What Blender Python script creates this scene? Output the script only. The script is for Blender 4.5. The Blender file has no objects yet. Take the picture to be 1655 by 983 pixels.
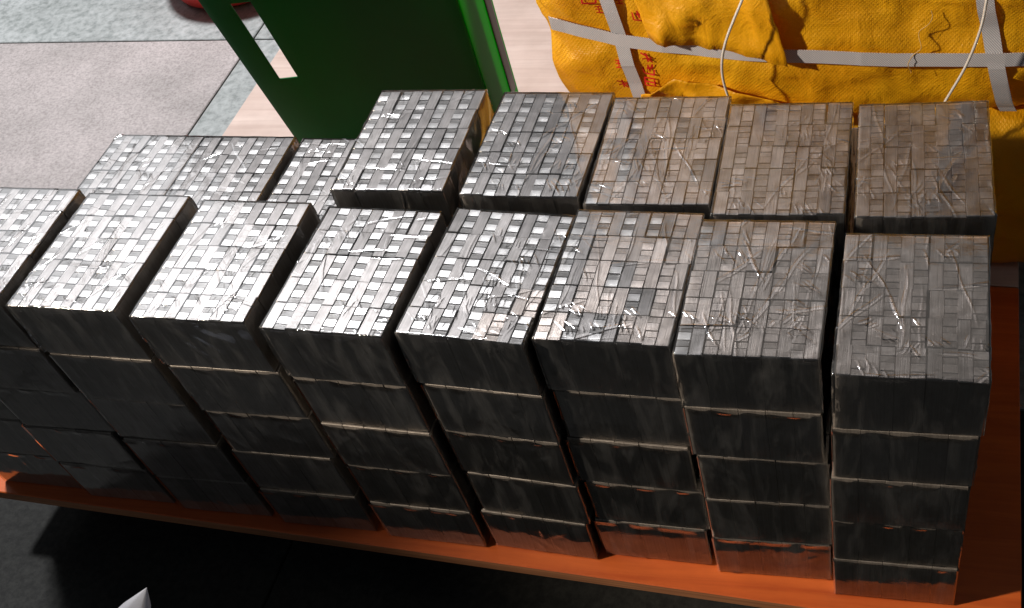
import bpy, bmesh, math, random
from mathutils import Matrix, Vector, noise
import numpy as np

random.seed(7)
sc = bpy.context.scene
COL = sc.collection

# ------------------------------------------------------------------ camera
cam_d = bpy.data.cameras.new("camera")
cam = bpy.data.objects.new("camera", cam_d)
COL.objects.link(cam)
sc.camera = cam
R_ = Vector((0.97391408, 0.18075872, -0.13717744))
U_ = Vector((-0.05802567, 0.78281137, 0.61954772))
F_ = Vector((-0.21937271, 0.59542643, -0.77287966))
M = Matrix.Identity(4)
for i in range(3):
    M[i][0] = R_[i]; M[i][1] = U_[i]; M[i][2] = -F_[i]
M[2][3] = 1.0945
cam.matrix_world = M
cam_d.sensor_width = 36.0
cam_d.lens = 1775.25 / 1655 * 36.0
cam_d.shift_x = -(1074.08 - 827.5) / 1655
cam_d.shift_y = (637.55 - 491.5) / 1655
cam_d.clip_start = 0.02
cam_d.clip_end = 100

# ------------------------------------------------------------------ light
world = bpy.data.worlds.new("World")
sc.world = world
world.use_nodes = True
world.node_tree.nodes["Background"].inputs[0].default_value = (0.80, 0.90, 1.0, 1)
world.node_tree.nodes["Background"].inputs[1].default_value = 0.05

def aim(o, target):
    d = Vector(target) - o.location
    o.rotation_euler = d.to_track_quat('-Z', 'Y').to_euler()

def area(name, loc, target, sx, sy, watts, col):
    l = bpy.data.lights.new(name, 'AREA')
    l.shape = 'RECTANGLE'; l.size = sx; l.size_y = sy
    l.energy = watts; l.color = col
    o = bpy.data.objects.new(name, l); COL.objects.link(o)
    o.location = loc; aim(o, target)
    return o

# bright light panel to the left behind the stacks, the glare on the pack tops
area("light_panel", (-2.95, 2.25, 2.15), (-0.85, 0.75, 0.38), 1.25, 1.15, 7, (0.96, 0.97, 1.0))
# cold lamp high over the stone floor
area("work_lamp", (-2.0, 1.9, 3.1), (-1.5, 1.6, 0.0), 0.36, 0.36, 140, (0.97, 0.97, 1.0))
# added fill, no seen source, high beyond the parcels to brighten pack tops
area("pack_top_fill", (0.1, 2.9, 2.7), (0.0, 1.6, 0.0), 2.2, 1.2, 4, (1.0, 0.88, 0.78))
# weak warm lamp above the near side of the board
sp = bpy.data.lights.new("near_lamp", 'SPOT')
sp.energy = 340; sp.color = (1.0, 0.86, 0.70); sp.spot_size = math.radians(29); sp.spot_blend = 0.7
sp.shadow_soft_size = 0.06
spo = bpy.data.objects.new("near_lamp", sp); COL.objects.link(spo)
spo.location = (-2.2, -0.25, 1.65); aim(spo, (0.08, 0.92, 0.25))

vs = sc.view_settings
vs.view_transform = 'Standard'; vs.look = 'None'; vs.exposure = 0; vs.gamma = 1
sc.render.engine = 'CYCLES'
sc.cycles.transparent_max_bounces = 16
sc.cycles.max_bounces = 8

# ------------------------------------------------------------------ helpers
def obj(name, me, mat=None, parent=None, smooth=False):
    if isinstance(me, bmesh.types.BMesh):
        m = bpy.data.meshes.new(name); me.to_mesh(m); me.free(); me = m
    if mat is not None and not me.materials:
        me.materials.append(mat)
    if smooth:
        for p in me.polygons: p.use_smooth = True
    o = bpy.data.objects.new(name, me)
    COL.objects.link(o)
    if parent is not None: o.parent = parent
    return o

def empty(name, loc, rz=0.0):
    o = bpy.data.objects.new(name, None); COL.objects.link(o)
    o.empty_display_size = 0.02
    o.location = loc; o.rotation_euler = (0, 0, rz)
    return o

def tag(o, label, cat, group=None):
    o["label"] = label; o["category"] = cat
    if group: o["group"] = group
    return o

def struct(o):
    o["kind"] = "structure"; return o

def box_bm(x0, x1, y0, y1, z0, z1, bev=0.0, seg=1):
    bm = bmesh.new()
    bmesh.ops.create_cube(bm, size=1)
    for v in bm.verts:
        v.co = Vector(((x0 + x1) / 2 + v.co.x * (x1 - x0), (y0 + y1) / 2 + v.co.y * (y1 - y0), (z0 + z1) / 2 + v.co.z * (z1 - z0)))
    if bev:
        bmesh.ops.bevel(bm, geom=bm.edges[:], offset=bev, segments=seg, affect='EDGES', profile=0.5)
    return bm

def box_me(name, *a, mat=None, bev=0.0):
    bm = box_bm(*a, bev=bev); m = bpy.data.meshes.new(name); bm.to_mesh(m); bm.free()
    if mat: m.materials.append(mat)
    return m

def grid_me(name, pts, nu, nv, mat=None, closed_u=False):
    """pts: list of nu*nv points, index i*nv+j"""
    faces = []
    for i in range(nu if closed_u else nu - 1):
        for j in range(nv - 1):
            a = i * nv + j; b = ((i + 1) % nu) * nv + j
            faces.append((a, b, b + 1, a + 1))
    m = bpy.data.meshes.new(name); m.from_pydata([tuple(p) for p in pts], [], faces); m.update()
    for p in m.polygons: p.use_smooth = True
    if mat: m.materials.append(mat)
    return m

def tube_me(name, path, rad, mat=None, n=8, closed=False):
    pts = [Vector(p) for p in path]; N = len(pts); out = []
    prev = Vector((0.13, 0.97, 0.2))
    for i, p in enumerate(pts):
        a = pts[(i - 1) % N] if (closed or i > 0) else p
        b = pts[(i + 1) % N] if (closed or i < N - 1) else p
        t = (b - a).normalized()
        s = (prev - t * prev.dot(t)).normalized(); prev = s
        q = t.cross(s)
        for k in range(n + 1):
            an = 2 * math.pi * k / n
            out.append(p + (s * math.cos(an) + q * math.sin(an)) * rad)
    return grid_me(name, out, N, n + 1, mat, closed_u=closed)

# ------------------------------------------------------------------ materials
def mat_new(name):
    m = bpy.data.materials.new(name); m.use_nodes = True
    nt = m.node_tree
    return m, nt, nt.nodes["Principled BSDF"], nt.nodes["Material Output"]

def N(nt, typ, **kw):
    n = nt.nodes.new(typ)
    for k, v in kw.items():
        if k in n.inputs: n.inputs[k].default_value = v
        else: setattr(n, k, v)
    return n

def mapping(nt, scale, coord='Object', rnd=False, rot=(0, 0, 0)):
    tc = N(nt, 'ShaderNodeTexCoord'); mp = N(nt, 'ShaderNodeMapping')
    mp.inputs['Scale'].default_value = scale; mp.inputs['Rotation'].default_value = rot
    if rnd:
        oi = N(nt, 'ShaderNodeObjectInfo')
        ml = N(nt, 'ShaderNodeVectorMath', operation='SCALE'); 
        cb = N(nt, 'ShaderNodeCombineXYZ')
        m1 = N(nt, 'ShaderNodeMath', operation='MULTIPLY'); m1.inputs[1].default_value = 37.0
        nt.links.new(oi.outputs['Random'], m1.inputs[0])
        for k in range(3): nt.links.new(m1.outputs[0], cb.inputs[k])
        ad = N(nt, 'ShaderNodeVectorMath', operation='ADD')
        nt.links.new(tc.outputs[coord], ad.inputs[0]); nt.links.new(cb.outputs[0], ad.inputs[1])
        nt.links.new(ad.outputs[0], mp.inputs[0])
    else:
        nt.links.new(tc.outputs[coord], mp.inputs[0])
    return mp.outputs[0]

def tex_noise(nt, vec, scale, detail=4, rough=0.6, dist=0.0):
    n = N(nt, 'ShaderNodeTexNoise'); n.inputs['Scale'].default_value = scale
    n.inputs['Detail'].default_value = detail; n.inputs['Roughness'].default_value = rough
    n.inputs['Distortion'].default_value = dist
    if vec is not None: nt.links.new(vec, n.inputs['Vector'])
    return n.outputs['Fac']

def ramp(nt, fac, stops):
    r = N(nt, 'ShaderNodeValToRGB'); e = r.color_ramp.elements
    while len(e) < len(stops): e.new(0.5)
    for el, (p, c) in zip(e, stops):
        el.position = p; el.color = (*c, 1) if len(c) == 3 else c
    nt.links.new(fac, r.inputs[0]); return r.outputs[0]

def bump(nt, h, strength, dist, nrm=None):
    b = N(nt, 'ShaderNodeBump'); b.inputs['Strength'].default_value = strength
    b.inputs['Distance'].default_value = dist
    nt.links.new(h, b.inputs['Height'])
    if nrm is not None: nt.links.new(nrm, b.inputs['Normal'])
    return b.outputs[0]

def metal(name, lo, hi, rough, stretch, bstr=0.25):
    """laminated brushed steel: fine lines running along one axis, tint varying from piece to piece"""
    m, nt, p, out = mat_new(name)
    v = mapping(nt, stretch, rnd=True)
    f = tex_noise(nt, v, 1.0, 3, 0.7)
    v2 = mapping(nt, (1, 1, 1), rnd=True)
    g = tex_noise(nt, v2, 60, 3, 0.6)
    mx = N(nt, 'ShaderNodeMath', operation='MULTIPLY_ADD'); mx.inputs[1].default_value = 0.6
    nt.links.new(f, mx.inputs[0])
    g2 = N(nt, 'ShaderNodeMath', operation='MULTIPLY'); g2.inputs[1].default_value = 0.4
    nt.links.new(g, g2.inputs[0]); nt.links.new(g2.outputs[0], mx.inputs[2])
    c = ramp(nt, mx.outputs[0], [(0.3, lo), (0.7, hi)])
    oi = N(nt, 'ShaderNodeObjectInfo')
    mr = N(nt, 'ShaderNodeMapRange'); mr.inputs['To Min'].default_value = 0.80; mr.inputs['To Max'].default_value = 1.15
    nt.links.new(oi.outputs['Random'], mr.inputs['Value'])
    sc_ = N(nt, 'ShaderNodeVectorMath', operation='SCALE')
    nt.links.new(c, sc_.inputs[0]); nt.links.new(mr.outputs[0], sc_.inputs['Scale'])
    nt.links.new(sc_.outputs[0], p.inputs['Base Color'])
    p.inputs['Metallic'].default_value = 1.0
    rr = N(nt, 'ShaderNodeMapRange'); rr.inputs['To Min'].default_value = rough - 0.06; rr.inputs['To Max'].default_value = rough + 0.08
    nt.links.new(g, rr.inputs['Value']); nt.links.new(rr.outputs[0], p.inputs['Roughness'])
    nt.links.new(bump(nt, f, bstr, 0.0006), p.inputs['Normal'])
    return m

M_SPINE = metal("laminated_steel", (0.20, 0.19, 0.182), (0.38, 0.36, 0.35), 0.40, (900, 14, 14), 0.35)
M_TOOTH = metal("ground_steel", (0.58, 0.57, 0.56), (0.74, 0.73, 0.72), 0.32, (160, 700, 60), 0.10)
M_GAP = metal("dull_steel", (0.12, 0.115, 0.11), (0.22, 0.215, 0.21), 0.46, (60, 900, 60), 0.35)
# same steels with the parcel's brown reflection and weaker glare painted in, parcel-overhang end
M_SPINE2 = metal("parcel_tint_laminated_steel", (0.34, 0.30, 0.275), (0.62, 0.565, 0.525), 0.38, (900, 14, 14), 0.5)
M_TOOTH2 = metal("parcel_tint_ground_steel", (0.46, 0.415, 0.385), (0.68, 0.62, 0.58), 0.36, (700, 160, 60), 0.3)
M_GAP2 = metal("parcel_tint_dull_steel", (0.33, 0.29, 0.265), (0.55, 0.495, 0.455), 0.40, (700, 60, 60), 0.4)
M_SIDE = metal("dark_steel_side", (0.25, 0.222, 0.195), (0.48, 0.435, 0.39), 0.55, (500, 500, 12), 0.30)
M_SIDE.node_tree.nodes['Principled BSDF'].inputs['Metallic'].default_value = 0.72

def film_material(name, base, haze):
    m, nt, p, out = mat_new(name)
    nt.nodes.remove(p)
    v = mapping(nt, (1, 1, 1), rnd=True)
    n1 = tex_noise(nt, mapping(nt, (24, 75, 30), rnd=True, rot=(0, 0, 0.5)), 1.0, 3, 0.55, 1.2)
    n2 = tex_noise(nt, v, 130, 2, 0.5, 0.6)
    b1 = bump(nt, n1, 0.07, 0.003)
    b2 = bump(nt, n2, 0.05, 0.001, b1)
    fr = N(nt, 'ShaderNodeFresnel'); fr.inputs['IOR'].default_value = 1.5
    nt.links.new(b2, fr.inputs['Normal'])
    ma = N(nt, 'ShaderNodeMath', operation='MULTIPLY_ADD'); ma.inputs[1].default_value = 2.1; ma.inputs[2].default_value = base
    ma.use_clamp = True
    nt.links.new(fr.outputs[0], ma.inputs[0])
    gl = N(nt, 'ShaderNodeBsdfGlossy'); gl.inputs['Roughness'].default_value = 0.09
    gl.inputs['Color'].default_value = (1, 1, 1, 1)
    nt.links.new(b2, gl.inputs['Normal'])
    tr = N(nt, 'ShaderNodeBsdfTransparent'); tr.inputs['Color'].default_value = (0.97, 0.97, 0.97, 1)
    df = N(nt, 'ShaderNodeBsdfDiffuse'); df.inputs['Color'].default_value = (0.8, 0.8, 0.8, 1)
    nt.links.new(b2, df.inputs['Normal'])
    hz = N(nt, 'ShaderNodeMixShader')
    sm = tex_noise(nt, mapping(nt, (38, 38, 9), rnd=True, rot=(0.25, 0.2, 0.4)), 1.0, 5, 0.65, 1.0)
    smr = N(nt, 'ShaderNodeMapRange'); smr.inputs['From Min'].default_value = 0.48; smr.inputs['From Max'].default_value = 0.75
    smr.inputs['To Min'].default_value = haze; smr.inputs['To Max'].default_value = haze + 0.05
    nt.links.new(sm, smr.inputs['Value']); nt.links.new(smr.outputs[0], hz.inputs[0])
    nt.links.new(tr.outputs[0], hz.inputs[1]); nt.links.new(df.outputs[0], hz.inputs[2])
    mx = N(nt, 'ShaderNodeMixShader')
    nt.links.new(ma.outputs[0], mx.inputs[0]); nt.links.new(hz.outputs[0], mx.inputs[1]); nt.links.new(gl.outputs[0], mx.inputs[2])
    nt.links.new(mx.outputs[0], out.inputs['Surface'])
    return m

M_FILM = film_material("clear_film", 0.0, 0.008)

def wood(name, lo, hi, rough, scale=(3, 60, 60), rot=(0, 0, 0), coat=0.0):
    m, nt, p, out = mat_new(name)
    v = mapping(nt, scale, rot=rot)
    f = tex_noise(nt, v, 1.0, 6, 0.65, 0.8)
    g = tex_noise(nt, mapping(nt, (1, 1, 1)), 9, 4, 0.6)
    c1 = ramp(nt, f, [(0.3, lo), (0.7, hi)])
    mixn = N(nt, 'ShaderNodeMix', data_type='RGBA', blend_type='MULTIPLY'); mixn.inputs[0].default_value = 0.5
    c2 = ramp(nt, g, [(0.3, (0.62, 0.58, 0.55)), (0.65, (1, 1, 1))])
    nt.links.new(c1, mixn.inputs[6]); nt.links.new(c2, mixn.inputs[7])
    nt.links.new(mixn.outputs[2], p.inputs['Base Color'])
    p.inputs['Roughness'].default_value = rough
    p.inputs['Coat Weight'].default_value = coat
    nt.links.new(bump(nt, f, 0.2, 0.001), p.inputs['Normal'])
    return m

M_ORANGE = wood("shaded_orange_wood", (0.52, 0.085, 0.012), (0.72, 0.15, 0.025), 0.5)
M_PALE = wood("lit_pale_plywood", (0.60, 0.44, 0.37), (0.76, 0.60, 0.52), 0.6, scale=(2, 45, 45))  # lit copy of the orange board, strong light put into the colour
M_EDGE = wood("board_edge", (0.30, 0.12, 0.05), (0.62, 0.27, 0.12), 0.7, scale=(4, 4, 300))
M_BEAM = wood("rough_timber", (0.10, 0.07, 0.05), (0.2, 0.14, 0.1), 0.8)

def stone(name, cols, sp_scale, rough=0.6, bs=0.3):
    m, nt, p, out = mat_new(name)
    v = mapping(nt, (1, 1, 1), coord='Object', rnd=True)
    n1 = tex_noise(nt, v, sp_scale, 3, 0.75)
    n2 = tex_noise(nt, v, 5, 5, 0.6)
    c1 = ramp(nt, n1, [(0.36, cols[0]), (0.5, cols[1]), (0.66, cols[2])])
    c2 = ramp(nt, n2, [(0.35, (0.72, 0.73, 0.72)), (0.62, (1, 1, 1))])
    mx = N(nt, 'ShaderNodeMix', data_type='RGBA', blend_type='MULTIPLY'); mx.inputs[0].default_value = 0.9
    nt.links.new(c1, mx.inputs[6]); nt.links.new(c2, mx.inputs[7])
    nt.links.new(mx.outputs[2], p.inputs['Base Color'])
    p.inputs['Roughness'].default_value = rough
    nt.links.new(bump(nt, n1, bs, 0.002), p.inputs['Normal'])
    return m

M_PINKSTONE = stone("speckled_pink_grey_stone", ((0.33, 0.29, 0.28), (0.46, 0.41, 0.395), (0.56, 0.50, 0.485)), 210)
M_GREYSTONE = stone("green_grey_stone", ((0.27, 0.29, 0.28), (0.39, 0.41, 0.40), (0.48, 0.50, 0.49)), 55)
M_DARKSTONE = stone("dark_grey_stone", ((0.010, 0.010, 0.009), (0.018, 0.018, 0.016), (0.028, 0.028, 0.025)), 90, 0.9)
M_JOINT = stone("mortar", ((0.02, 0.02, 0.02), (0.03, 0.03, 0.03), (0.04, 0.04, 0.04)), 200, 0.9)

def plastic(name, col, rough, trans=0.0, tcol=None):
    m, nt, p, out = mat_new(name)
    v = mapping(nt, (1, 1, 1))
    n = tex_noise(nt, v, 14, 4, 0.6)
    lo = tuple(c * 0.8 for c in col)
    nt.links.new(ramp(nt, n, [(0.3, lo), (0.7, col)]), p.inputs['Base Color'])
    p.inputs['Roughness'].default_value = rough
    p.inputs['Specular IOR Level'].default_value = 0.2
    nt.links.new(bump(nt, tex_noise(nt, v, 260, 2, 0.5), 0.08, 0.001), p.inputs['Normal'])
    if trans:
        t = N(nt, 'ShaderNodeBsdfTranslucent'); t.inputs[0].default_value = (*(tcol or col), 1)
        mx = N(nt, 'ShaderNodeMixShader'); mx.inputs[0].default_value = trans
        nt.links.new(p.outputs[0], mx.inputs[1]); nt.links.new(t.outputs[0], mx.inputs[2])
        nt.links.new(mx.outputs[0], out.inputs['Surface'])
    return m

M_GREENW = plastic("thin_green_plastic", (0.003, 0.20, 0.024), 0.45, 0.5, (0.005, 0.75, 0.06))
M_GREEN = plastic("green_plastic", (0.001, 0.15, 0.030), 0.5, 0.16, (0.003, 0.5, 0.09))
M_BLACK = plastic("slot_shade_black", (0.012, 0.016, 0.014), 0.4)
M_RED = plastic("red_plastic", (0.75, 0.05, 0.04), 0.4)
M_STRAPM, nt, p, out = mat_new("white_strap")
v = mapping(nt, (1, 1, 1), rot=(0, 0.8, 0))
wv = N(nt, 'ShaderNodeTexWave'); wv.inputs['Scale'].default_value = 160; nt.links.new(v, wv.inputs[0])
nt.links.new(ramp(nt, wv.outputs['Fac'], [(0.2, (0.42, 0.42, 0.46)), (0.8, (0.66, 0.66, 0.70))]), p.inputs['Base Color'])
p.inputs['Roughness'].default_value = 0.45
nt.links.new(bump(nt, wv.outputs['Fac'], 0.4, 0.001), p.inputs['Normal'])
M_STRAP = M_STRAPM

def yellow(name, lo, hi, weave):
    m, nt, p, out = mat_new(name)
    v = mapping(nt, (1, 1, 1))
    n = tex_noise(nt, v, 7, 5, 0.6)
    c = ramp(nt, n, [(0.3, lo), (0.7, hi)])
    nt.links.new(c, p.inputs['Base Color'])
    p.inputs['Roughness'].default_value = 0.42
    w1 = N(nt, 'ShaderNodeTexWave'); w1.inputs['Scale'].default_value = 95
    w2 = N(nt, 'ShaderNodeTexWave'); w2.inputs['Scale'].default_value = 95
    nt.links.new(mapping(nt, (1, 1, 1), rot=(0, 0.75, 0)), w1.inputs[0])
    nt.links.new(mapping(nt, (1, 1, 1), rot=(0, -0.75, 0)), w2.inputs[0])
    mm = N(nt, 'ShaderNodeMath', operation='MAXIMUM')
    nt.links.new(w1.outputs['Fac'], mm.inputs[0]); nt.links.new(w2.outputs['Fac'], mm.inputs[1])
    cr = tex_noise(nt, v, 26, 5, 0.6, 1.5)
    b = bump(nt, cr, 0.3, 0.012)
    nt.links.new(bump(nt, mm.outputs[0], weave, 0.0016, b), p.inputs['Normal'])
    t = N(nt, 'ShaderNodeBsdfTranslucent'); t.inputs[0].default_value = (0.9, 0.42, 0.01, 1)
    mx = N(nt, 'ShaderNodeMixShader'); mx.inputs[0].default_value = 0.18
    nt.links.new(p.outputs[0], mx.inputs[1]); nt.links.new(t.outputs[0], mx.inputs[2])
    nt.links.new(mx.outputs[0], out.inputs['Surface'])
    return m
M_YEL = yellow("yellow_woven_sheet", (0.74, 0.34, 0.004), (0.88, 0.49, 0.010), 0.22)
M_YELF = yellow("yellow_smooth_film", (0.80, 0.37, 0.004), (0.92, 0.47, 0.008), 0.08)
M_INK = plastic("red_ink", (0.62, 0.02, 0.015), 0.6)
M_WIRE, nt, p, out = mat_new("bright_wire")
p.inputs['Base Color'].default_value = (0.85, 0.83, 0.78, 1); p.inputs['Metallic'].default_value = 0.3
nt.links.new(ramp(nt, tex_noise(nt, mapping(nt, (1, 1, 1)), 150), [(0.3, (0.25,) * 3), (0.7, (0.42,) * 3)]), p.inputs['Roughness'])
M_THREAD = plastic("pale_thread", (0.7, 0.45, 0.15), 0.8)
M_PAPER = plastic("white_paper", (0.85, 0.85, 0.85), 0.6, 0.5, (0.9, 0.9, 0.9))
M_BAG = plastic("white_plastic_bag", (0.50, 0.52, 0.58), 0.28, 0.3, (0.8, 0.8, 0.85))

# ------------------------------------------------------------------ floor
FZ = -0.10
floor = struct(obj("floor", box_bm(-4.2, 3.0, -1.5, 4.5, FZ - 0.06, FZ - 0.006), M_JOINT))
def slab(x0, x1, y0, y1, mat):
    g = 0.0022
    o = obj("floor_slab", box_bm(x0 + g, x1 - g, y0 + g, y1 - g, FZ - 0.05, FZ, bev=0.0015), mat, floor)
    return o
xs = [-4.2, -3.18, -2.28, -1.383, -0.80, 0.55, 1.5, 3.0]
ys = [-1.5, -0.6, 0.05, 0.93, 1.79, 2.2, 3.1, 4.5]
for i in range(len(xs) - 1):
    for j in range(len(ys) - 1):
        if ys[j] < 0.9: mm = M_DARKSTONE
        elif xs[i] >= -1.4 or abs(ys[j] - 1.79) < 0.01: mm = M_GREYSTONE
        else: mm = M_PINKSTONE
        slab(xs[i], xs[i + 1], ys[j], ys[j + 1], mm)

# ------------------------------------------------------------------ board
board = empty("plywood_platform", (0, 0, FZ))
tag(board, "low wooden platform under the stacks, one board coloured orange in shade and pale in light", "platform")
def sheet(name, poly, z0, z1, mat, edge):
    bm = bmesh.new()
    lo = [bm.verts.new((x, y, z0 - FZ)) for x, y in poly]
    hi = [bm.verts.new((x, y, z1 - FZ)) for x, y in poly]
    bm.faces.new(hi); bm.faces.new(lo[::-1])
    n = len(poly)
    for i in range(n):
        f = bm.faces.new((lo[i], lo[(i + 1) % n], hi[(i + 1) % n], hi[i])); f.material_index = 1
    bmesh.ops.recalc_face_normals(bm, faces=bm.faces[:])
    bmesh.ops.bevel(bm, geom=bm.edges[:], offset=0.0012, segments=1, affect='EDGES')
    m = bpy.data.meshes.new(name); bm.to_mesh(m); bm.free()
    m.materials.append(mat); m.materials.append(edge)
    return obj(name, m, None, board)
o = sheet("board_sheet", [(-1.203, 0.613), (0.127, 0.551), (0.129, 1.055), (-1.200, 1.117)], -0.018, 0.0, M_ORANGE, M_EDGE)  # one board split in two: shaded colour near, lit colour far
o["label"] = "near part of the board in its shaded orange"
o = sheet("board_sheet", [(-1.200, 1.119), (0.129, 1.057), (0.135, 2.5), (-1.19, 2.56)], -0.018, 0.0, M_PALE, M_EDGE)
o["label"] = "far part of the board in its lit pale pink"
for bx in (-1.1, -0.54, 0.03):
    obj("bearer", box_bm(bx - 0.045, bx + 0.045, 0.70, 2.45, 0.0, 0.0795, bev=0.003), M_BEAM, board)

# ------------------------------------------------------------------ packs
PW, PD, PH = 0.125, 0.1673, 0.0763
UW, UD = PW / 5, PD / 5
G = 0.00020
# one block: body with the spine along one side, two bright teeth and two dull plates on the other
def block_body(msp):
    bm = box_bm(-UW / 2 + G, UW / 2 - G, -UD / 2 + G, UD / 2 - G, 0.0005, PH - 0.0042, bev=0.0)
    b2 = box_bm(0.0002, UW / 2 - G, -UD / 2 + G, UD / 2 - G, PH - 0.0042, PH - 0.0012, bev=0.0005)
    t = bpy.data.meshes.new("t"); b2.to_mesh(t); b2.free(); bm.from_mesh(t)
    m = bpy.data.meshes.new("core_block"); bm.to_mesh(m); bm.free(); m.materials.append(msp); m.materials.append(M_SIDE)
    for p in m.polygons:
        if abs(p.normal.z) < 0.3 and p.center.z < PH - 0.0045: p.material_index = 1
    return m
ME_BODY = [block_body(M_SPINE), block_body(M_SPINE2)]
TOOTH_D, GAP_D = UD * 0.5 * 0.58, UD * 0.5 * 0.42
ME_TOOTH = box_me("bright_tooth", -UW / 2 + G, -0.0002, -TOOTH_D / 2 + 0.0002, TOOTH_D / 2 - 0.0002, -0.003, 0.0, mat=M_TOOTH, bev=0.0005)
ME_GAP = box_me("dull_plate", -UW / 2 + G, -0.0002, -GAP_D / 2 + 0.0001, GAP_D / 2 - 0.0001, -0.003, -0.0005, mat=M_GAP, bev=0.0003)
def dup_me(m, mat):
    c = m.copy(); c.materials.clear(); c.materials.append(mat); return c
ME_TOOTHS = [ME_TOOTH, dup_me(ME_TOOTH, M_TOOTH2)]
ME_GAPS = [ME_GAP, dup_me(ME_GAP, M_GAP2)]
ME_SIDEBLOCK = box_me("core_block", -UW / 2 + G, UW / 2 - G, -UD / 2 + G, UD / 2 - G, 0.0003, PH - 0.0007, mat=M_SIDE, bev=0.0003)
ME_CORE = box_me("pack_core", -PW / 2 + 0.004, PW / 2 - 0.004, -PD / 2 + 0.004, PD / 2 - 0.004, 0.0, PH - 0.003, mat=M_SIDE)

def creases(rng, n, w, d):
    out = []
    for _ in range(n):
        a = rng.gauss(1.15, 0.55) if rng.random() < 0.6 else rng.uniform(-0.5, 3.0)
        out.append((rng.uniform(-w / 2, w / 2), rng.uniform(-d / 2, d / 2), math.cos(a), math.sin(a),
                    rng.uniform(0.008, 0.045), rng.uniform(0.0011, 0.0020), rng.uniform(0.0003, 0.0012)))
    return out

def crease_h(cr, x, y):
    h = 0.0
    for (cx, cy, ca, sa, L, wd, hh) in cr:
        dx, dy = x - cx, y - cy
        t = dx * ca + dy * sa
        if abs(t) > L: continue
        s = abs(-dx * sa + dy * ca + 0.0015 * math.sin(t * 130))
        if s > wd: continue
        k = hh * (1 - s / wd) * (1 - (t / L) ** 2)
        if k > h: h = k
    return h

def film_creases(rng, w, d):
    out = []
    def add(cx, cy, a, L, wd, k): out.append((cx, cy, math.cos(a), math.sin(a), L, wd, wd * k))
    for _ in range(rng.randint(13, 19)):                      # clusters of short parallel tension folds
        cx, cy = rng.uniform(-w / 2, w / 2), rng.uniform(-d / 2, d / 2)
        if rng.random() < 0.5: cy = rng.uniform(-d / 2, -d / 5)
        a = rng.gauss(-0.85, 0.35) if rng.random() < 0.7 else rng.gauss(1.4, 0.4)
        for q in range(rng.randint(2, 6)):
            add(cx + q * rng.uniform(0.003, 0.006), cy + rng.uniform(-0.006, 0.006), a + rng.gauss(0, 0.12), rng.uniform(0.003, 0.011), rng.uniform(0.0009, 0.0015), rng.uniform(0.25, 0.65))
    for _ in range(rng.randint(4, 7)):                       # long straight folds running over the pack
        add(rng.uniform(-w / 2, w / 2), rng.uniform(-d / 3, d / 3), rng.gauss(1.5, 0.3), rng.uniform(0.03, 0.07), rng.uniform(0.001, 0.0016), rng.uniform(0.2, 0.55))
    for _ in range(rng.randint(2, 4)):
        add(rng.uniform(-w / 2, w / 2), rng.uniform(-d / 2, d / 2), rng.gauss(0.05, 0.15), rng.uniform(0.02, 0.05), rng.uniform(0.001, 0.0018), rng.uniform(0.2, 0.5))
    return out

def top_film(seed, drop=0.073):
    """film lying over the top and turned down over the four sides"""
    rng = random.Random(seed)
    cr = film_creases(rng, PW, PD) + creases(rng, 12, PW + 2 * drop, PD + 2 * drop)
    def axis(half, n):
        return np.concatenate([np.linspace(-half - drop, -half - 0.0009, 24), np.linspace(-half, half, n), np.linspace(half + 0.0009, half + drop, 24)])
    ax, ay = axis(PW / 2, 170), axis(PD / 2, 220)
    nx, ny = len(ax), len(ay)
    x, y = np.meshgrid(ax, ay, indexing='ij')
    h = np.zeros_like(x)
    for (cx, cy, ca, sa, L, wd, hh) in cr:
        dx, dy = x - cx, y - cy
        t = dx * ca + dy * sa
        s_ = np.abs(-dx * sa + dy * ca + 0.0009 * np.sin(t * 110 + cx * 900))
        m = (np.abs(t) < L) & (s_ < wd)
        k = np.where(m, hh * np.cos(0.5 * np.pi * s_ / wd) ** 2 * (1 - (t / L) ** 2), 0)
        h = np.maximum(h, k)
    ph = rng.uniform(0, 9)
    nz = 0.5 * np.sin(x * 90 + 4 * np.sin(y * 47 + ph)) * np.cos(y * 70 + ph + 3 * np.sin(x * 61))
    e = 0.0008
    ox = np.maximum(0, np.abs(x) - PW / 2); oy = np.maximum(0, np.abs(y) - PD / 2)
    over = np.maximum(ox, oy)
    X = np.clip(x, -PW / 2 - e, PW / 2 + e); Y = np.clip(y, -PD / 2 - e, PD / 2 + e)
    k = 0.0008 * (1 + nz) + h
    X = X + np.where(ox > 0, np.sign(X) * k, 0); Y = Y + np.where(oy > 0, np.sign(Y) * k, 0)
    Z = np.where(over > 0, PH + 0.0002 - over, PH + 0.0003 + 0.0002 * nz + h)
    pts = np.stack([X, Y, Z], -1).reshape(-1, 3).tolist()
    return grid_me("film", pts, nx, ny, M_FILM)

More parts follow.
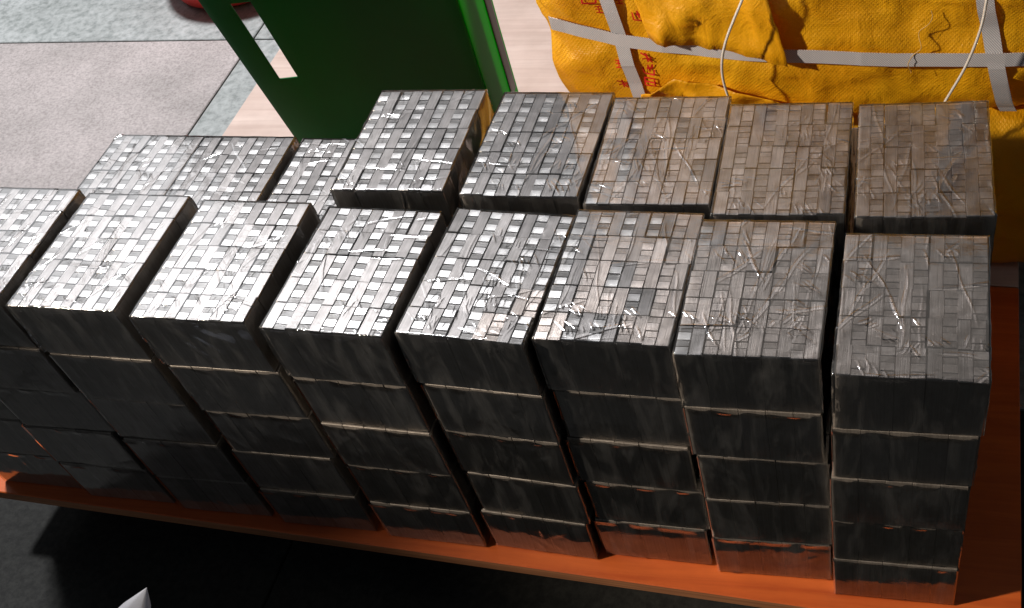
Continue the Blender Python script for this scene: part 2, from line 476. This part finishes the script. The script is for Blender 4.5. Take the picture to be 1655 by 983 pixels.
def side_film(seed):
    """film round the four sides of a lower pack, with a loose ragged lip along the top"""
    rng = random.Random(seed)
    cr = creases(rng, 34, 2 * (PW + PD), PH)
    per = []
    e = 0.0012
    cs = [(-PW / 2 - e, -PD / 2 - e), (PW / 2 + e, -PD / 2 - e), (PW / 2 + e, PD / 2 + e), (-PW / 2 - e, PD / 2 + e)]
    nrm = [(0, -1), (1, 0), (0, 1), (-1, 0)]
    nn = [44, 44, 8, 8]
    for k in range(4):
        a, b = cs[k], cs[(k + 1) % 4]
        for t in range(nn[k]):
            f = t / nn[k]
            per.append((a[0] + (b[0] - a[0]) * f, a[1] + (b[1] - a[1]) * f, nrm[k]))
    nv = 22
    pts = []
    s0 = -(PW + PD)
    L = 0
    lipamp = rng.uniform(0.0005, 0.0038)
    for i, (x, y, n) in enumerate(per):
        if i: L += math.hypot(x - per[i - 1][0], y - per[i - 1][1])
        for j in range(nv):
            z = 0.0015 + (PH - 0.003) * j / (nv - 1)
            h = crease_h(cr, s0 + L, z - PH / 2)
            h += 0.0003 * noise.noise(Vector((x * 50 + seed, y * 50, z * 50)))
            if j >= nv - 2:
                h += lipamp * max(0, 0.3 + noise.noise(Vector((x * 60, y * 60 + seed, 1.7)))) * (1 if j == nv - 1 else 0.75)
            pts.append((x + n[0] * h, y + n[1] * h, z))
    return grid_me("film", pts, len(per), nv, M_FILM, closed_u=True)

SIDE_FILMS = [side_film(100 + k) for k in range(9)]

def make_top(loc, rz, flip, seed, tiltamp):
    t = empty("metal_block_pack", loc, rz)
    rng = random.Random(seed)
    base_x = loc[0]
    for i in range(5):
        for j in range(5):
            kd = 1 if rng.random() < (base_x + UW * (i - 2) + 0.40) / 0.24 else 0   # blocks with painted-in parcel tint and less glare grow commoner along the row
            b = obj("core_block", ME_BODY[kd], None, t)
            b.location = (-PW / 2 + UW * (i + 0.5), -PD / 2 + UD * (j + 0.5), rng.uniform(-0.0003, 0.0003))
            tx, ty = rng.gauss(0, tiltamp), rng.gauss(0, tiltamp)
            b.rotation_euler = (tx, ty, math.pi if flip else 0)
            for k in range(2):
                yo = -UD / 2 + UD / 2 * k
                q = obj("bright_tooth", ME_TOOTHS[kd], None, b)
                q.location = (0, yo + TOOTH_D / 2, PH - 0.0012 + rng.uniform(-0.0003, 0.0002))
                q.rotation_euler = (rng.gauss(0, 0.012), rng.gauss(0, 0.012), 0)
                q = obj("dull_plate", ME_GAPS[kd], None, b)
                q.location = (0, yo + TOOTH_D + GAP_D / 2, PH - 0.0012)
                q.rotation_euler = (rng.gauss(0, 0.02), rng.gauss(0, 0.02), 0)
    obj("film", top_film(seed), None, t)
    return t

def make_low(loc, rz, seed):
    t = empty("metal_block_pack", loc, rz)
    rng = random.Random(seed)
    obj("pack_core", ME_CORE, None, t)
    cells = [(i, 0) for i in range(5)] + [(4, j) for j in range(1, 5)]
    for i, j in cells:
        b = obj("core_block", ME_SIDEBLOCK, None, t)
        b.location = (-PW / 2 + UW * (i + 0.5) + (rng.uniform(-0.0003, 0.0003) if i == 4 else 0), -PD / 2 + UD * (j + 0.5) + rng.uniform(-0.0006, 0.0002), 0)
    obj("film", SIDE_FILMS[rng.randrange(len(SIDE_FILMS))], None, t)
    return t

ORD = ["", "first", "second", "third", "fourth", "fifth", "sixth", "seventh", "eighth", "ninth"]
LAY = {5: ["bottom layer", "second layer", "third layer", "fourth layer", "top"],
       4: ["bottom layer", "second layer", "third layer", "top"]}
# x, y, rotation of the top pack, layers, flipped pattern
FRONT = {0: (-1.116, 0.712, -0.012, 5, 0), 1: (-0.9795, 0.704, -0.01, 5, 0), 2: (-0.8364, 0.6972, -0.0117, 5, 0), 3: (-0.689, 0.6906, -0.0084, 5, 0),
         4: (-0.5411, 0.6834, -0.031, 5, 1), 5: (-0.4004, 0.6837, -0.0557, 5, 1), 6: (-0.2697, 0.6879, -0.0149, 5, 0),
         7: (-0.1411, 0.6797, 0.0108, 5, 0), 8: (-0.0033, 0.6657, 0.012, 5, 1)}
BACK = {1: (-0.953, 0.892, -0.005, 4, 0), 2: (-0.8255, 0.891, -0.003, 4, 0), 3: (-0.686, 0.888, -0.006, 4, 0),
        4: (-0.5481, 0.8809, 0.0097, 5, 0), 5: (-0.3995, 0.8759, -0.0103, 5, 0), 6: (-0.267, 0.8673, 0.0226, 5, 0),
        7: (-0.1374, 0.8567, 0.03, 5, 1), 8: (-0.0023, 0.8578, 0.047, 5, 1)}
rr = random.Random(21)
for rowname, row, words in (("f", FRONT, "orange-edge row"), ("b", BACK, "parcel-side row")):
    for k, (x, y, rz, n, flip) in row.items():
        nth = ORD[9 - k]
        for L in range(n):
            z = PH * L
            lab = "%s stack from parcel-overhang end, %s" % (nth, words)
            if L == n - 1:
                t = make_top((x, y, z), rz, flip, 1000 + k * 7 + (50 if rowname == "b" else 0), 0.008)
                tag(t, "wrapped checkered metal block pack topping " + lab, "block pack", "film-wrapped packs of metal blocks stacked on the platform")
            else:
                ox = rr.uniform(-0.003, 0.003); oy = rr.uniform(-0.0012, 0.0016)
                if k == 8 and rowname == "f" and L < 3: ox -= 0.006
                t = make_low((x + ox, y + oy, z), rz + rr.uniform(-0.012, 0.012), k * 31 + L + (400 if rowname == "b" else 0))
                tag(t, "dark wrapped block pack, %s of " % LAY[n][L] + lab, "block pack", "film-wrapped packs of metal blocks stacked on the platform")

# ------------------------------------------------------------------ yellow parcels
def parcel_disp(p, seed, amp):
    a = noise.fractal(Vector((p.x * 5 + seed, p.y * 5, p.z * 6)), 1.0, 2.0, 3)
    b = 1 - abs(noise.noise(Vector((p.x * 9 - seed, p.y * 9 + 3, p.z * 13))))
    c = 1 - abs(noise.noise(Vector((p.x * 24 + p.z * 15, p.y * 24 + seed, p.z * 22 - p.x * 9))))
    return amp * (0.9 * a + 0.55 * b ** 4 + 0.45 * c ** 5)

class Parcel:
    def __init__(s, x0, x1, y0, y1, z0, z1, seed, amp):
        s.b = (x0, x1, y0, y1, z0, z1); s.seed = seed; s.amp = amp
        s.c = Vector(((x0 + x1) / 2, (y0 + y1) / 2, (z0 + z1) / 2))
        s.h = Vector(((x1 - x0) / 2, (y1 - y0) / 2, (z1 - z0) / 2))
    def pt(s, q, n):
        # q in [-1,1]^3 on the cube surface; rounded box with wrinkles
        rad = 0.045
        p = Vector((q.x * s.h.x, q.y * s.h.y, q.z * s.h.z))
        inner = Vector([max(-(s.h[k] - rad), min(s.h[k] - rad, p[k])) for k in range(3)])
        d = p - inner
        if d.length > 1e-9:
            nn = d.normalized(); p = inner + nn * rad
        else: nn = n
        bulge = 0.010 * math.prod([1 - (q[k] ** 2) * (0 if abs(n[k]) > 0.5 else 1) for k in range(3)])
        low = 1.0 if q.z > -0.98 else 0.0
        p = p + nn * (bulge + low * parcel_disp(p, s.seed, s.amp))
        p.z = max(p.z, -s.h.z)
        return p + s.c
    def mesh(s, name, mat, step=0.009):
        bm = bmesh.new()
        for ax in range(3):
            for sg in (-1, 1):
                a, b = (ax + 1) % 3, (ax + 2) % 3
                st = step if not (ax == 1 and sg == 1) else 0.05
                na = max(2, int(2 * s.h[a] / st)); nb = max(2, int(2 * s.h[b] / st))
                n = Vector((0, 0, 0)); n[ax] = sg
                g = []
                for i in range(na + 1):
                    r = []
                    for j in range(nb + 1):
                        q = Vector((0, 0, 0)); q[ax] = sg; q[a] = -1 + 2 * i / na; q[b] = -1 + 2 * j / nb
                        r.append(bm.verts.new(s.pt(q, n)))
                    g.append(r)
                for i in range(na):
                    for j in range(nb):
                        f = (g[i][j], g[i + 1][j], g[i + 1][j + 1], g[i][j + 1])
                        bm.faces.new(f if sg > 0 else f[::-1])
        bmesh.ops.remove_doubles(bm, verts=bm.verts[:], dist=0.0004)
        m = bpy.data.meshes.new(name); bm.to_mesh(m); bm.free()
        for p_ in m.polygons: p_.use_smooth = True
        m.materials.append(mat)
        return m
    def front(s, x, z, off=0.0):
        q = Vector(((x - s.c.x) / s.h.x, -1, (z - s.c.z) / s.h.z))
        p = s.pt(q, Vector((0, -1, 0)))
        p.y -= off
        return p
    def ribbon(s, name, path, width, horiz, mat, parent, off=0.004, n=90):
        """flat strap along the front following (x,z) path, smoothed over small wrinkles"""
        c = []
        for i in range(n):
            t = i / (n - 1) * (len(path) - 1); k = min(int(t), len(path) - 2); f = t - k
            x = path[k][0] * (1 - f) + path[k + 1][0] * f; z = path[k][1] * (1 - f) + path[k + 1][1] * f
            c.append((x, z))
        prof = [s.front(x, z) for x, z in c]
        ysm = [min(p.y for p in prof[max(0, i - 3):i + 4]) for i in range(n)]
        ysm = [sum(ysm[max(0, i - 4):i + 5]) / len(ysm[max(0, i - 4):i + 5]) for i in range(n)]
        pts = []
        for i, (p, yy) in enumerate(zip(prof, ysm)):
            yo = min(yy, p.y) - off
            for sd, th in ((-1, 0.0), (1, 0.0), (1, 0.0012), (-1, 0.0012), (-1, 0.0)):
                if horiz: pts.append((p.x, yo + th, p.z + sd * width / 2))
                else: pts.append((p.x + sd * width / 2, yo + th, p.z))
        m = grid_me(name, pts, n, 5, mat)
        for f in m.polygons: f.use_smooth = False
        return obj(name, m, None, parent)

def parcel_thing(P, label, name="yellow_parcel"):
    t = empty(name, (P.c.x, P.c.y, P.b[4])); t["label"] = label; t["category"] = "parcel"
    inv = Matrix.Translation(-Vector((P.c.x, P.c.y, P.b[4])))
    return t, inv
def attach(o, inv):
    o.data.transform(inv)
    return o

PU = Parcel(-0.452, 0.36, 1.09, 1.55, 0.245, 0.74, 3.1, 0.013)
PL = Parcel(-0.35, 0.33, 1.085, 1.53, 0.003, 0.238, 8.4, 0.012)
t, inv = parcel_thing(PU, "yellow woven parcel with white straps, lying on top of another parcel")
attach(obj("wrapping", PU.mesh("wrapping", M_YEL), None, t), inv)
def strap(P, path, w, h, off=0.004):
    return attach(P.ribbon("strap", path, w, h, M_STRAP, t, off), inv)
strap(PU, [(-0.449, 0.385), (-0.36, 0.364), (-0.25, 0.354), (-0.143, 0.349), (-0.04, 0.343), (0.098, 0.343), (0.36, 0.35)], 0.0165, True, 0.006)
strap(PU, [(-0.40, 0.70), (-0.363, 0.412), (-0.345, 0.255)], 0.0165, False)
strap(PU, [(0.0, 0.70), (0.053, 0.402), (0.09, 0.25)], 0.0185, False)
# loose outer film turned over the strap
def flap(poly_top, poly_bot, n, mat, curl, name="loose_flap"):
    pts = []
    m_ = 14
    for i in range(n):
        f = i / (n - 1)
        def lerp(path):
            t_ = f * (len(path) - 1); k = min(int(t_), len(path) - 2); g = t_ - k
            return Vector(path[k]).lerp(Vector(path[k + 1]), g)
        a, b = lerp(poly_top), lerp(poly_bot)
        for j in range(m_):
            g = j / (m_ - 1)
            x, z = a.lerp(b, g)
            p = PU.front(x, z)
            e = max(g, 0.0)
            off = 0.009 + curl * (g ** 2) * (0.6 + 0.4 * math.sin(f * 7)) + 0.0025 * noise.noise(Vector((x * 60, z * 40, 2)))
            pts.append((p.x, p.y - off, p.z))
    o = obj(name, grid_me(name, pts, n, m_, mat), None, t)
    md = o.modifiers.new("thick", 'SOLIDIFY'); md.thickness = 0.0006
    return attach(o, inv)
flap([(-0.35, 0.52), (-0.27, 0.53), (-0.20, 0.53)], [(-0.318, 0.375), (-0.262, 0.362), (-0.158, 0.346)], 40, M_YELF, 0.014)
flap([(-0.35, 0.25), (-0.26, 0.25), (-0.10, 0.248)], [(-0.342, 0.292), (-0.297, 0.315), (-0.10, 0.272)], 36, M_YELF, 0.010)
# printed red marks
def mark(cx, cz, size, strokes):
    bm = bmesh.new()
    for (x0, z0, x1, z1) in strokes:
        a = Vector((cx + x0 * size, cz + z0 * size)); b = Vector((cx + x1 * size, cz + z1 * size))
        dv = (b - a); 
        if dv.length == 0: continue
        nrm_ = Vector((-dv.y, dv.x)).normalized() * size * 0.075
        vs_ = []
        for q in (a - nrm_, b - nrm_, b + nrm_, a + nrm_):
            p = PU.front(q.x, q.y); vs_.append(bm.verts.new((p.x, p.y - 0.0028, p.z)))
        bm.faces.new(vs_)
    o = obj("red_print", bm, M_INK, t); attach(o, inv)
S_A = [(-.5, .3, -.5, -.5), (-.5, -.5, .4, -.5), (.4, -.5, .4, -.1), (-.2, .1, .3, .1), (-.1, .4, .1, -.2), (.3, .45, .3, .1)]
S_B = [(-.4, .4, .4, .4), (-.4, 0, .4, 0), (0, .5, 0, -.5), (-.4, -.5, .4, -.5)]
S_C = [(-.5, .4, .5, .4), (-.5, -.4, .5, -.4), (-.5, .4, -.5, -.4), (.5, .4, .5, -.4), (-.5, 0, .5, 0)]
S_D = [(-.5, .5, .2, .1), (0, .5, .1, -.5), (-.4, -.1, .5, 0), (.1, -.1, .5, -.5)]
for cx, cz, s_, st in [(-0.385, 0.420, .016, S_C), (-0.376, 0.404, .010, S_B), (-0.351, 0.414, .010, S_B), (-0.330, 0.421, .014, S_D),
                       (-0.330, 0.396, .014, S_A), (-0.3655, 0.330, .011, S_B), (-0.330, 0.338, .013, S_D), (-0.329, 0.322, .014, S_A),
                       (-0.366, 0.300, .012, S_D), (-0.331, 0.303, .013, S_C)]:
    mark(cx, cz, s_, st)
th = []
for i in range(30):
    f = i / 29
    x = -0.004 - 0.022 * f + 0.004 * math.sin(f * 14); z = 0.402 - 0.075 * f
    p = PU.front(x, z); th.append((p.x, p.y - 0.009 - 0.004 * math.sin(f * 9) ** 2, p.z))
attach(obj("loose_thread", tube_me("loose_thread", th, 0.0005, M_THREAD, 5), None, t), inv)
t, inv = parcel_thing(PL, "crumpled yellow parcel underneath the strapped one, resting on the platform")
attach(obj("wrapping", PL.mesh("wrapping", M_YEL), None, t), inv)

# ------------------------------------------------------------------ wire hoop
ctrl = [(-0.150, 0.530), (-0.204, 0.433), (-0.229, 0.364), (-0.222, 0.30), (-0.195, 0.20), (-0.150, 0.08), (-0.105, 0.004),
        (-0.070, 0.05), (-0.035, 0.18), (0.012, 0.30), (0.038, 0.365), (0.050, 0.427), (0.045, 0.50), (0.0, 0.57), (-0.07, 0.585)]
def catmull(c, per=10):
    out = []; n = len(c)
    for i in range(n):
        p0, p1, p2, p3 = [Vector(c[(i + k) % n]) for k in (-1, 0, 1, 2)]
        for s in range(per):
            u = s / per
            out.append(0.5 * ((2 * p1) + (p2 - p0) * u + (2 * p0 - 5 * p1 + 4 * p2 - p3) * u * u + (3 * p1 - p0 - 3 * p2 + p3) * u ** 3))
    return out
hp = [(q.x, 1.035, max(0.0025, q.y)) for q in catmull(ctrl)]
ho = obj("wire_hoop", tube_me("wire_hoop", hp, 0.0016, M_WIRE, 8, closed=True))
tag(ho, "thin bright wire hoop standing in front of the strapped yellow parcel", "wire hoop")

# small white paper slip between two stacks
bm = box_bm(-0.098, -0.058, 0.970, 0.9712, 0.0, 0.326, bev=0.0)
po = obj("paper_slip", bm, M_PAPER)
tag(po, "narrow white paper slip standing between two stacks before the yellow parcel", "paper")

# ------------------------------------------------------------------ green plastic stool
st = empty("plastic_stool", (-0.82, 1.31, 0.0))
tag(st, "green moulded plastic stool with a long slot along its slanting edge", "stool")
def panel(name, fn, us, vs_, hole, thick, mat=None):
    bm = bmesh.new()
    g = [[bm.verts.new(fn(u, v)) for v in vs_] for u in us]
    for i in range(len(us) - 1):
        for j in range(len(vs_) - 1):
            um, vm = (us[i] + us[i + 1]) / 2, (vs_[j] + vs_[j + 1]) / 2
            if any(a < um < b and c < vm < d for a, b, c, d in hole): continue
            bm.faces.new((g[i][j], g[i + 1][j], g[i + 1][j + 1], g[i][j + 1]))
    o = obj(name, bm, mat or M_GREEN, st, smooth=True)
    m1 = o.modifiers.new("thick", 'SOLIDIFY'); m1.thickness = thick; m1.offset = 0
    m2 = o.modifiers.new("soft", 'BEVEL'); m2.width = 0.0012; m2.segments = 2; m2.limit_method = 'ANGLE'; m2.angle_limit = math.radians(50)
    return o
O = Vector((-0.82, 1.31, 0))
HT = 0.46
def left_x(z): return -0.972 - 0.1857 * z + 0.0
def fp(u, v):
    z = 0.001 + v * HT
    x = left_x(z) * (1 - u) + (-0.630) * u
    y = 1.25 + 0.022 * math.sin(math.pi * u) ** 1.0 + 0.012 * max(0, 0.12 - u) / 0.12
    return Vector((x, y, z)) - O
# slot: x -0.968..-0.940 at z .304 ; -0.971..-0.943 at z .185
def u_of(x, z): return (x - left_x(z)) / (-0.630 - left_x(z))
ua = 0.5 * (u_of(-0.9675, 0.31) + u_of(-0.971, 0.182)); ub = ua + 0.077
us = sorted(set([0, 0.03, ua, ub] + [ub + (1 - ub) * k / 14 for k in range(1, 15)]))
vv = sorted(set([k / 16 * (0.185 / HT) for k in range(17)] + [0.185 / HT + (0.312 - 0.185) / HT * k / 6 for k in range(7)] + [0.312 / HT + (1 - 0.312 / HT) * k / 6 for k in range(7)]))
panel("slotted_panel", fp, us, vv, [(ua, ub, 0.1849 / HT, 0.3121 / HT)], 0.0035)
def wp(u, v):
    z = 0.001 + v * HT
    return Vector((-0.6285 - 0.010 * u ** 2, 1.2505 + 0.125 * u + 0.05 * u * max(0, z - 0.2) * 0.6, z)) - O
wu = [0, 0.1, 0.2, 0.3, 0.4, 0.5, 0.6, 0.68, 0.76, 0.86, 0.93, 1.0]
wv_ = [0, 0.10, 0.17, 0.19] + [0.19 + (0.97 - 0.19) * k / 10 for k in range(1, 11)] + [1.0]
panel("side_wing", wp, wu, wv_, [], 0.0022, M_GREENW)
def bp(u, v):
    z = 0.001 + v * HT
    return Vector((-0.87 * (1 - u) - 0.640 * u, 1.305, z)) - O
panel("light_block_panel", bp, [k / 10 for k in range(11)], [k / 10 for k in range(11)], [], 0.0035)  # unseen inner panel, set close to block light behind the slotted panel
def gp(u, v):
    p = wp(0.66 + 0.24 * u, 0.2 + 0.78 * v); p.x += 0.0022
    return p
panel("slot_shade", gp, [k / 4 for k in range(5)], [k / 10 for k in range(11)], [], 0.0016, M_BLACK)  # dark strip laid on the wing for the shade in its slot
obj("seat", box_bm(-0.966 + 0.82, -0.6315 + 0.82, 1.256 - 1.31, 1.38 - 1.31, 0.0005, 0.018, bev=0.005, seg=2), M_GREEN, st)

# ------------------------------------------------------------------ red tub behind
prof = [(0.0, 0.0), (0.125, 0.0), (0.142, 0.010), (0.150, 0.03), (0.172, 0.13), (0.182, 0.132), (0.182, 0.140), (0.168, 0.140), (0.146, 0.03), (0.13, 0.012), (0.0, 0.010)]
pts = []
for k in range(49):
    a = 2 * math.pi * k / 48
    for r_, z_ in prof: pts.append((r_ * math.cos(a), r_ * math.sin(a), z_))
tub = obj("plastic_tub", grid_me("plastic_tub", pts, 49, len(prof), M_RED))
tub.location = (-1.52, 2.03, FZ + 0.001)
tag(tub, "round red plastic tub on the stone floor behind the green stool", "tub")

# ------------------------------------------------------------------ white bag standing at the near side
TIP = Vector((-0.649, 0.362, 0.30))
pts = []
nb, mb = 30, 24
for i in range(nb):
    a = 2 * math.pi * i / (nb - 1)
    for j in range(mb):
        f = j / (mb - 1)                      # 0 floor, 1 tip
        w_ = (1 - f) ** 0.75
        cr_ = 1 + 0.16 * noise.noise(Vector((math.cos(a) * 2, math.sin(a) * 2, f * 4)))
        c = Vector((-1.0, 0.12, FZ + 0.001)).lerp(TIP, f)
        x = c.x + 0.15 * w_ * cr_ * math.cos(a); y = c.y + 0.07 * w_ * cr_ * math.sin(a)
        z = FZ + 0.001 + (TIP.z - FZ) * f
        pts.append((x, y, z))
bag = obj("plastic_bag", grid_me("plastic_bag", pts, nb, mb, M_BAG))
tag(bag, "white plastic bag with a pointed corner on the dark floor beside the platform", "bag")
